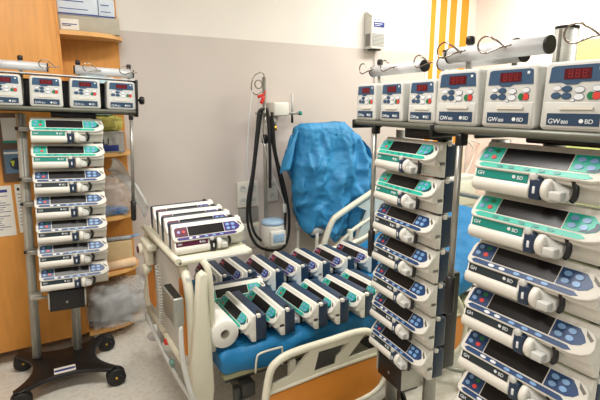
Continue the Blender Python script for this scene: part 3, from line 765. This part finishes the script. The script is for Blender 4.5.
def blob(name, label, cat, c0, size, m, amp=.25, fr=5, seed=0, parent=None, n=26, flat=True):
    c = MB(); sx, sy, sz = size
    def f(u, v):
        a = 2*PI*u; p = PI*(v*.96+.02)
        d = Vector((math.cos(a)*math.sin(p), math.sin(a)*math.sin(p), -math.cos(p)))
        e = Vector([abs(q)**.6*(1 if q > 0 else -1) for q in d])
        k = 1+amp*noise.noise(e*fr+Vector((seed, seed*2, 0)))+amp*.5*noise.noise(e*fr*2.7+Vector((seed, 5, 0)))
        q = Vector((e.x*sx*k, e.y*sy*k, max(-1.0, e.z*k)*sz+sz))
        if parent is None and not flat: pass
        return q
    V = c.grid(f, n*2, n, m, closed_u=True)
    c._fin([c.bm.faces.new([V[i][0] for i in range(n*2)]), c.bm.faces.new([V[i][-1] for i in range(n*2)][::-1])], m, True)
    bmesh.ops.recalc_face_normals(c.bm, faces=c.bm.faces[:])
    o = c.build(name, parent); o.location = c0
    if parent is None: tag(o, label, cat)
    return o
BL2 = mat('bright blue packet', (40, 120, 190), .5, noise_amt=.08)
YEL = mat('yellow green packet', (190, 180, 90), .5, noise_amt=.15, scale=30)
ITM = mat('grey tubing bundle', (148, 152, 156), .5, noise_amt=.35, scale=40)
SKY = mat('pale blue tissue', (176, 204, 212), .6, noise_amt=.15, scale=20)
blob('packet', 'pale blue folded packet on the shelf behind the left stand rail', 'packet', (.37, 2.99, 1.173), (.13, .075, .115), SKY, .15, 4, 3)
blob('plastic_bag', 'crumpled clear plastic bag on the shelf above the yellow packet, next to the cabinet', 'plastic bag', (.15, 2.985, 1.173), (.06, .065, .13), BAG2, .3, 4, 1)
# clear container with PU on a blue label
t = thing('clear_container', 'clear plastic container with blue PU label on the middle shelf', 'container', (.39, 2.99, .7855+.0))
c = MB()
for (x0, x1, y0, y1) in ((-.13, .13, -.075, -.072), (-.13, .13, .072, .075), (-.13, -.127, -.075, .075), (.127, .13, -.075, .075)): c.box(x0, x1, y0, y1, 0, .12, BAG2)
c.box(-.13, .13, -.075, .075, 0, .003, BAG2); c.box(-.137, .137, -.082, .082, .118, .124, BAG2, .002); c.build('tub', t)
t.location = (.365, 2.995, 1.1725-.0)
t.location.z = 1.1725
c = MB(); c.box(-.03, .095, -.0775, -.0755, .01, .045, BLUEL, .0005); c.build('blue_label', t)
c = MB(); M = Matrix.Translation((-.022, -.0765, .045)) @ Matrix.Rotation(R(90), 4, 'X'); c.text('PU', .055, M, TXTD, .0006); c.build('lettering', t)
for o_ in list(bpy.data.objects):
    if o_.get('label', '').startswith('pale blue folded') : o_.location = (.36, 2.99, 1.298+.09)
    if o_.get('label', '').startswith('crumpled clear plastic bag on'): o_.location = (.27, 3.0, 1.298)
blob('packet', 'yellow green packet on top of the clear container', 'packet', (.41, 2.98, 1.297), (.085, .06, .045), YEL, .2, 4, 8)
blob('packet', 'bright blue packet inside the plastic bag on the shelf below', 'packet', (.37, 2.99, .786), (.12, .06, .022), BL2, .15, 4, 5)
blob('plastic_bag', 'tall clear plastic bag over the blue packet, its corner flopping past the shelf', 'plastic bag', (.39, 2.985, .785), (.15, .085, .12), BAG, .35, 3.2, 12)
c = MB()
def flap(u, v): 
    return (.40+.19*v+.015*math.sin(u*7), 2.90+.05*u+.02*math.sin(v*5), 1.13-.30*v*v-.09*u+.02*math.sin(u*9+v*6))
c.grid(flap, 12, 16, BAG2); o = tag(c.build('plastic_film'), 'loose strip of plastic film hanging from the shelf edge beside the left stand handle', 'plastic film')
sm = o.modifiers.new('thickness', 'SOLIDIFY'); sm.thickness = .002
boxy('carton', 'open tan carton on the second lowest shelf', 'box', .30, .50, 2.96, 3.09, .4405, .17, mat('tan carton', (196, 170, 128), .8, noise_amt=.06), None)
t = thing('grey_instrument', 'grey tubular instrument with a spout resting on the tan carton', 'instrument', (.44, 2.99, .611))
c = MB(); c.cyl((-.13, 0, .016), (.06, -.01, .016), .014, ITM, 14); c.build('barrel', t)
c = MB(); c.cyl((.06, -.01, .016), (.11, -.013, .03), .009, BTNB, 12, r2=.005); c.build('spout', t)
t = thing('towel_roll', 'small peach towel roll on the shelf end below the grey instrument', 'towel', (.42, 2.925, .4405))
c = MB(); c.cyl((-.10, 0, .03), (.09, .03, .03), .028, mat('peach towel', (228, 196, 160), .8, noise_amt=.08, scale=40), 18); c.build('cloth_roll', t)
blob('supply_bundle', 'grey bundle of tubing packed in the big clear bag on the bottom shelf', 'tubing bundle', (.36, 2.985, .086), (.13, .075, .105), ITM, .5, 3, 20)
blob('plastic_bag', 'big clear plastic bag of supplies on the bottom shelf by the floor', 'plastic bag', (.385, 2.97, .0855), (.20, .135, .135), BAG, .2, 3, 14)

# bin at the wall
t = thing('waste_bin', 'narrow pale grey cylindrical bin on the floor behind the bed foot', 'bin', (.66, 3.06, 0))
c = MB(); c.lathe([(.044, 0), (.050, .004), (.056, .34), (.058, .345), (.058, .355), (.050, .357)], (0, 0, 0), GREYW, 26); c.build('body', t)
c = MB(); c.lathe([(.050, .357), (.056, .358), (.057, .366), (.03, .376), (.008, .378)], (0, 0, 0), GREYW, 26); c.build('lid', t)

# ------------------------------------------------------------------ wall devices
t = thing('wall_alarm_unit', 'white wall mounted box with blue label and grille, high on the wall', 'wall unit', (2.515, YB, 1.895))
c = MB(); c.box(-.075, .065, -.095, 0, .0, .245, WHITE, .006); c.poly([(-.075, 0, .245), (-.075, -.095, .245), (-.075, -.03, .285), (-.075, 0, .285)], (.14, 0, 0), WHITE); c.build('housing', t)
c = MB(); c.box(-.055, .055, -.0975, -.095, .165, .205, BLUEL, .001); c.box(-.045, .03, -.0985, -.0975, .188, .193, TXT); c.box(-.045, .01, -.0985, -.0975, .176, .179, TXT); c.build('blue_label', t)
c = MB(); c.box(-.065, .055, -.097, -.095, .02, .115, GRIL)
for k in range(9): c.box(-.065, .055, -.0985, -.097, .024+k*.0102, .028+k*.0102, GREYW)
c.box(-.0765, -.075, -.08, -.02, .02, .115, GRIL); c.build('grille', t)
c = MB(); c.box(-.06, .04, -.08, -.03, -.012, 0, BLACK, .003); c.build('bracket', t)
for x in (-.045, -.010):
    c = MB(); c.cyl((x, -.095, .222), (x, -.102, .222), .006, BTNB, 10); c.build('indicator', t)
c = MB(); c.tube([(2.545, YB-.01, 1.885), (2.56, YB-.01, 1.6), (2.55, YB-.01, 1.2), (2.56, YB-.01, .5)], .004, GREYW, 6, smooth=3)
tag(c.build('wall_cable'), 'thin pale cable running down the wall below the white wall box', 'cable')

# equipment pole with hooks and breathing hoses
PXc, PYc = 1.462, 2.99
t = thing('equipment_pole', 'slim chrome pole with looped hook standing behind the bed', 'pole', (PXc, PYc, 0))
c = MB(); c.cyl((0, 0, .06), (0, 0, 1.64), .013, STEEL, 16); c.build('pole', t)
c = MB(); c.lathe([(.014, 1.18), (.024, 1.185), (.024, 1.225), (.018, 1.24), (.013, 1.245)], (0, 0, 0), BLACK, 16); c.build('collar', t)
for k in range(5):
    a = 2*PI*k/5
    c = MB(); c.tube([(0, 0, .08), (.06*math.cos(a), .06*math.sin(a), .075), (.105*math.cos(a), .105*math.sin(a), .05)], .012, STL, 8); lg = c.build('leg', t)
    c = MB(); c.lathe([(.006, -.009), (.022, -.009), (.024, 0), (.022, .009), (.006, .009)], (.105*math.cos(a), .105*math.sin(a), .025), RUBBER, 14, 'y'); c.build('wheel', lg)
c = MB(); c.tube([(.0, 0, 1.60), (.0, 0, 1.655), (-.03, -.01, 1.67), (-.085, -.015, 1.64), (-.105, -.015, 1.56), (-.07, -.012, 1.52), (-.02, 0, 1.54)], .004, CHROME, 8, smooth=4); c.tube([(-.05+.028*math.cos(k), -.015, 1.59+.028*math.sin(k)) for k in [i*PI/6 for i in range(12)]], .004, CHROME, 6, closed=True); c.build('hook', t)
c = MB(); c.box(-.075, .02, -.04, .0, 1.385, 1.40, STL, .004); c.build('hose_arm', t)
t2 = thing('red_clip', 'red plastic clip hanging on the chrome pole near its top', 'clip', (PXc-.04, PYc-.03, 1.46))
c = MB(); c.box(-.012, .012, -.008, .008, 0, .055, RED, .004, M=Matrix.Rotation(R(25), 4, 'Y')); c.box(-.008, .040, -.008, .008, .04, .06, RED, .004, M=Matrix.Rotation(R(-20), 4, 'Y')); c.build('jaw', t2)
c = MB(); c.cyl((.02, 0, .055), (.036, 0, .085), .006, RED, 8); c.build('lever', t2)
c = MB(); c.tube([(PXc-.10, PYc-.02, 1.55), (PXc-.135, PYc-.02, 1.30), (PXc-.14, PYc, 1.0), (PXc-.12, PYc, .6)], .003, BTNW, 6, smooth=4)
tag(c.build('thin_tube'), 'thin white tube hanging from the hook of the chrome pole', 'tube')
c = MB(); c.tube([(PXc-.05, PYc-.02, 1.55), (PXc-.055, PYc-.03, 1.35), (PXc-.02, PYc-.04, 1.15), (PXc+.02, PYc-.04, 1.0), (PXc+.11, PYc-.04, .80), (PXc+.135, PYc-.04, .72)], .0035, GREYW, 6, smooth=4)
c.box(PXc+.12, PXc+.15, PYc-.05, PYc-.03, .66, .73, GREYW, .006)
tag(c.build('sensor_cable'), 'pale sensor cable with a plug dangling in front of the wall sockets', 'cable')
def hose(pxs, Y, r, label, m=RUBBER):
    c = MB(); c.tube([at(x, y, Y+dy) for x, y, dy in pxs], r, m, 10, smooth=6)
    return tag(c.build('breathing_hose'), label, 'hose', None)
hose([(264, 109, 0), (259, 112, 0), (257, 130, 0), (253, 170, 0), (248, 200, 0), (248, 225, 0), (255, 243, 0), (267, 250, 0), (281, 249, 0), (288, 238, 0), (289, 215, 0), (284, 185, 0), (276, 155, 0), (273, 125, 0), (272, 112, 0)], 2.93, .0105, 'thick black breathing hose hanging in the widest loop from the chrome pole')
hose([(262, 110, 0), (259, 130, 0), (253, 180, 0), (250, 210, 0), (254, 232, 0), (264, 242, 0), (276, 243, 0), (284, 230, 0), (285, 205, 0), (279, 175, 0), (272, 140, 0), (270, 116, 0)], 2.955, .0095, 'black breathing hose hanging in the inner loop from the chrome pole')
hose([(267, 108, 0), (269, 130, 0), (270, 160, 0), (270, 188, 0)], 2.93, .011, 'short straight black hose hanging beside the chrome pole')
t = thing('gas_mixer', 'white box with a flow meter mounted on the wall next to the pole', 'gas unit', (1.61, YB, 1.37))
c = MB(); c.box(-.065, .06, -.13, -.0, 0, .10, WHITE, .012); c.build('housing', t)
c = MB(); c.cyl((-.045, -.09, 0), (-.045, -.09, -.075), .014, STL, 14); c.lathe([(.010, -.07), (.020, -.072), (.020, -.10), (.010, -.104)], (-.045, -.09, 0), BRASS, 14); c.build('outlet', t)
c = MB(); c.cyl((.05, -.10, .02), (.16, -.10, .02), .010, STL, 12); c.cyl((.10, -.10, .02), (.10, -.10, .16), .008, GREYW, 12); c.cyl((.10, -.10, -.05), (.10, -.10, .02), .009, BLACK, 12); c.lathe([(.012, 0), (.016, .004), (.016, .022), (.012, .026)], (.155, -.10, .02), TEALD, 12, 'x'); c.build('flow_meter', t)
t = thing('humidifier', 'white humidifier unit with pale blue top on the pole at bed height', 'humidifier', (1.485, 2.93, .43))
c = MB(); c.lathe([(.060, 0), (.082, .01), (.086, .06), (.086, .15), (.080, .165)], (0, 0, 0), WHITE, 26); c.box(-.06, .06, -.095, -.06, .02, .13, WHITE, .008); c.build('body', t)
c = MB(); c.lathe([(.080, .165), (.086, .170), (.086, .185), (.07, .20), (.03, .205)], (0, 0, 0), mat('pale blue dome', (160, 190, 216), .25, noise_amt=.04), 26); c.build('chamber_lid', t)
c = MB(); c.box(-.045, .045, -.099, -.095, .05, .11, mat('printed front', (150, 180, 205), .5, noise_amt=.3, scale=60), .001); c.build('front_panel', t)
c = MB(); c.box(-.040, .0, .04, .075, .07, .10, STL, .004); c.build('pole_clamp', t)
# wall socket panels
def sockets(x, z, w_, h_, label):
    t = thing('socket_panel', label, 'socket panel', (x, YB, z))
    c = MB(); c.box(-w_/2, w_/2, -.02, 0, 0, h_, mat('off white panel', (214, 210, 200), .5, noise_amt=.02), .004); c.build('plate', t)
    nx = max(1, round(w_/.085)); nz = max(1, round(h_/.09))
    for i in range(nx):
        for j in range(nz):
            cx = -w_/2+w_*(i+.5)/nx; cz = h_*(j+.5)/nz
            c = MB(); c.lathe([(.026, -.02), (.026, -.024), (.021, -.024), (.018, -.0215)], (cx, 0, cz), GREYW, 20, 'y')
            for d in (-.007, .007): c.cyl((cx+d, -.0222, cz), (cx+d, -.0228, cz), .003, BLACK, 8)
            c.build('socket', t)
sockets(1.375, .70, .17, .19, 'upper white panel of sockets on the wall left of the chrome pole')
sockets(1.375, .38, .17, .19, 'lower white panel of sockets on the wall left of the chrome pole')
sockets(1.58, .72, .10, .17, 'small white socket panel on the wall right of the chrome pole')
c = MB(); c.box(1.30, 1.46, YB-.018, YB, .585, .685, mat('grey blank panel', (140, 140, 136), .5, noise_amt=.04), .003)
tag(c.build('blanking_plate'), 'grey blank plate between the two socket panels on the wall', 'wall plate')

# ------------------------------------------------------------------ draped chair
CX, CY = 1.98, 2.86
t = thing('tube_chair', 'high-backed chair with white tube legs hidden under the blue drape', 'chair', (CX, CY, 0))
c = MB(); c.box(-.25, .25, -.08, .18, .50, .56, GREYW, .02); c.build('seat', t)
c = MB(); c.box(-.26, .10, .10, .17, .56, 1.18, GREYW, .03); c.build('backrest', t)
for x, y in ((-.20, -.08), (-.13, -.10), (.22, -.08), (.22, .16), (-.22, .16)):
    c = MB(); c.tube([(x, y, .52), (x-.01, y, .30), (x-.03, y-.0, .012)], .013, WHITE, 10, smooth=3); lg = c.build('leg', t)
    c = MB(); c.cyl((x-.03, y, 0), (x-.03, y, .03), .017, RUBBER, 12); c.build('foot_cap', lg)
keys = [(.50, -.20, .25, .15), (.56, -.27, .31, .17), (.70, -.315, .36, .18), (.86, -.345, .385, .175), (1.0, -.365, .385, .16), (1.12, -.355, .335, .135), (1.22, -.34, .235, .12), (1.29, -.325, .145, .10), (1.325, -.28, .10, .07)]
def key(z):
    for a, b in zip(keys, keys[1:]):
        if z <= b[0]:
            k = max(0, (z-a[0])/(b[0]-a[0])); return [a[i]+(b[i]-a[i])*k for i in range(4)]
    return list(keys[-1])
FOLDS = [(-.30, -.36, .035, .045), (-.17, -.26, .05, .03), (-.02, -.05, .035, .05), (.06, .14, .03, .04), (.12, .30, .04, .055), (-.24, -.10, .03, .025), (.02, .20, .02, .03)]
c = MB()
def drape(u, v):
    z = .50+.825*v
    a = 2*PI*u
    zz, xl, xr, dp = key(z)
    cx = (xl+xr)/2; hw = (xr-xl)/2
    ca, sa = math.cos(a), math.sin(a)
    x = cx+hw*abs(ca)**.7*(1 if ca > 0 else -1); y = dp*abs(sa)**.8*(1 if sa > 0 else -1)*(.55 if sa > 0 else 1)
    k = min(1, (1.33-z)/.25)
    f = 0
    for xt, xb, wd_, am in FOLDS:      # ridges running down from the top edge
        xc = xt+(xb-xt)*(1.32-z)/.8+.02*math.sin(z*9+xt*30)
        f += am*math.exp(-((x-xc)/wd_)**2)
    sl = x-(.32*(x-.0)/.4)*(1.3-z)*.5
    q_ = Vector((sl*6.5, y*1.5, z*1.3)); q2 = Vector((sl*15+3, y*2, z*3.4+x*3)); q3 = Vector((x*5-z*6, y, z*4+7))
    rg = (1-abs(noise.noise(q_))*3.2)*.042+(1-abs(noise.noise(q2))*3)*.018+(1-abs(noise.noise(q3))*3)*.016
    f = (f*.5-.07+rg)*(.25+.75*k)+.006*noise.noise(Vector((x*30, y*9, z*30)))
    if sa < 0: y -= f
    else: y = min(y+f*.3, .24)
    x += (.03*noise.noise(Vector((z*5, a*.6, 2)))+.012*noise.noise(Vector((z*16, a, 7))))*k
    if v < .3: z += (.3-v)/.3*(.12*noise.noise(Vector((x*7, y*5, 1)))+.03*math.sin(x*31)+.22*max(0, abs(x-.0)-.08)-.04)
    if v > .9: z += .014*noise.noise(Vector((x*10, y*6, 3)))
    return (x, y+.0, z)
V = c.grid(drape, 260, 120, SHEET2, closed_u=True)
f = c.bm.faces.new([V[i][-1] for i in range(260)]); c._fin([f], SHEET2, True)
def sleeve(u, v):
    a = 2*PI*u; r_ = .028+.016*v
    return (-.36-.085*v+r_*math.cos(a)*.8, -.06-.02*v+r_*math.sin(a), 1.26-.19*v-.05*v*v+.03*math.cos(a)+.01*math.sin(3*a+v*9))
V = c.grid(sleeve, 24, 18, SHEET2, closed_u=True)
bmesh.ops.recalc_face_normals(c.bm, faces=c.bm.faces[:])
o = c.build('blue_drape_sheet'); o.location = (CX-.02, CY, 0); tag(o, 'large crumpled blue sheet draped over the chair by the back wall', 'drape')
sm = o.modifiers.new('thickness', 'SOLIDIFY'); sm.thickness = .003

# ------------------------------------------------------------------ equipment beyond the stands by the right part of the wall
t = thing('bedside_locker', 'grey bedside locker behind the head of the bed', 'locker', (2.98, 2.75, 0))
c = MB(); c.box(-.22, .22, -.22, .22, .06, .88, GREYW, .01); c.build('carcass', t)
c = MB(); c.box(-.2, .2, -.235, -.22, .10, .60, mat('pale wood door', (196, 170, 130), .5, noise_amt=.05), .003); c.build('door', t)
c = MB(); c.box(-.2, .2, -.235, -.22, .64, .84, WHITE, .003); c.build('drawer', t)
for x in (-.18, .18):
    for y in (-.18, .18):
        c = MB(); c.cyl((x, y, 0), (x, y, .06), .022, RUBBER, 14); c.build('foot', t)
t = thing('monitor', 'small grey monitor box on the bedside locker, seen between the two right stands', 'monitor', (2.94, 2.72, .8805))
c = MB(); c.box(-.13, .13, -.09, .09, 0, .20, mat('mid grey casing', (120, 122, 120), .5, noise_amt=.04), .012); c.build('casing', t)
c = MB(); c.box(-.11, .11, -.094, -.09, .03, .18, SCREEN, .001); c.build('screen', t)
c = MB(); c.tube([at(462, 180, 2.95), at(470, 165, 2.95), at(474, 150, 2.95), at(468, 140, 2.96), at(485, 145, 2.98)], .008, WHITE, 8, smooth=5)
tag(c.build('loop_cable'), 'white looped cable between the two right stands above the monitor', 'cable')

# ------------------------------------------------------------------ lights
LAMP = mat('lit lamp diffuser', (255, 250, 240), .5, emit=((255, 248, 236), 5))
def lamp(x, y, w_, d_, power, label, colr=(1, .97, .93)):
    t = thing('ceiling_light', label, 'ceiling light', (x, y, ZC))
    c = MB(); c.box(-w_/2, w_/2, -d_/2, d_/2, -.045, 0, WHITE, .004); c.build('frame', t)
    c = MB(); c.box(-w_/2+.02, w_/2-.02, -d_/2+.02, d_/2-.02, -.049, -.045, LAMP); c.build('diffuser', t)
    ld = bpy.data.lights.new('ceiling_light_glow', 'AREA'); ld.shape = 'RECTANGLE'; ld.size = w_-.04; ld.size_y = d_-.04; ld.energy = power; ld.color = colr
    lo = bpy.data.objects.new('ceiling_light_glow', ld); col.objects.link(lo); lo.location = (x, y, ZC-.06)
lamp(.3, 1.3, 1.2, .35, 44, 'long ceiling light over the middle of the room')
lamp(2.5, .6, 1.2, .35, 28, 'long ceiling light over the right-hand stands')
lamp(2.9, 2.1, 1.2, .35, 44, 'long ceiling light over the head of the bed')
lamp(-.6, -1.0, 1.2, .35, 24, 'long ceiling light over the entrance side')
wd = bpy.data.worlds.new('world'); bpy.context.scene.world = wd; wd.use_nodes = True
wd.node_tree.nodes['Background'].inputs[0].default_value = (.93, .96, 1, 1); wd.node_tree.nodes['Background'].inputs[1].default_value = .32
sc = bpy.context.scene
sc.view_settings.view_transform = 'Standard'; sc.view_settings.look = 'None'; sc.view_settings.gamma = 1; sc.view_settings.exposure = -0.1
sc.view_settings.use_curve_mapping = False
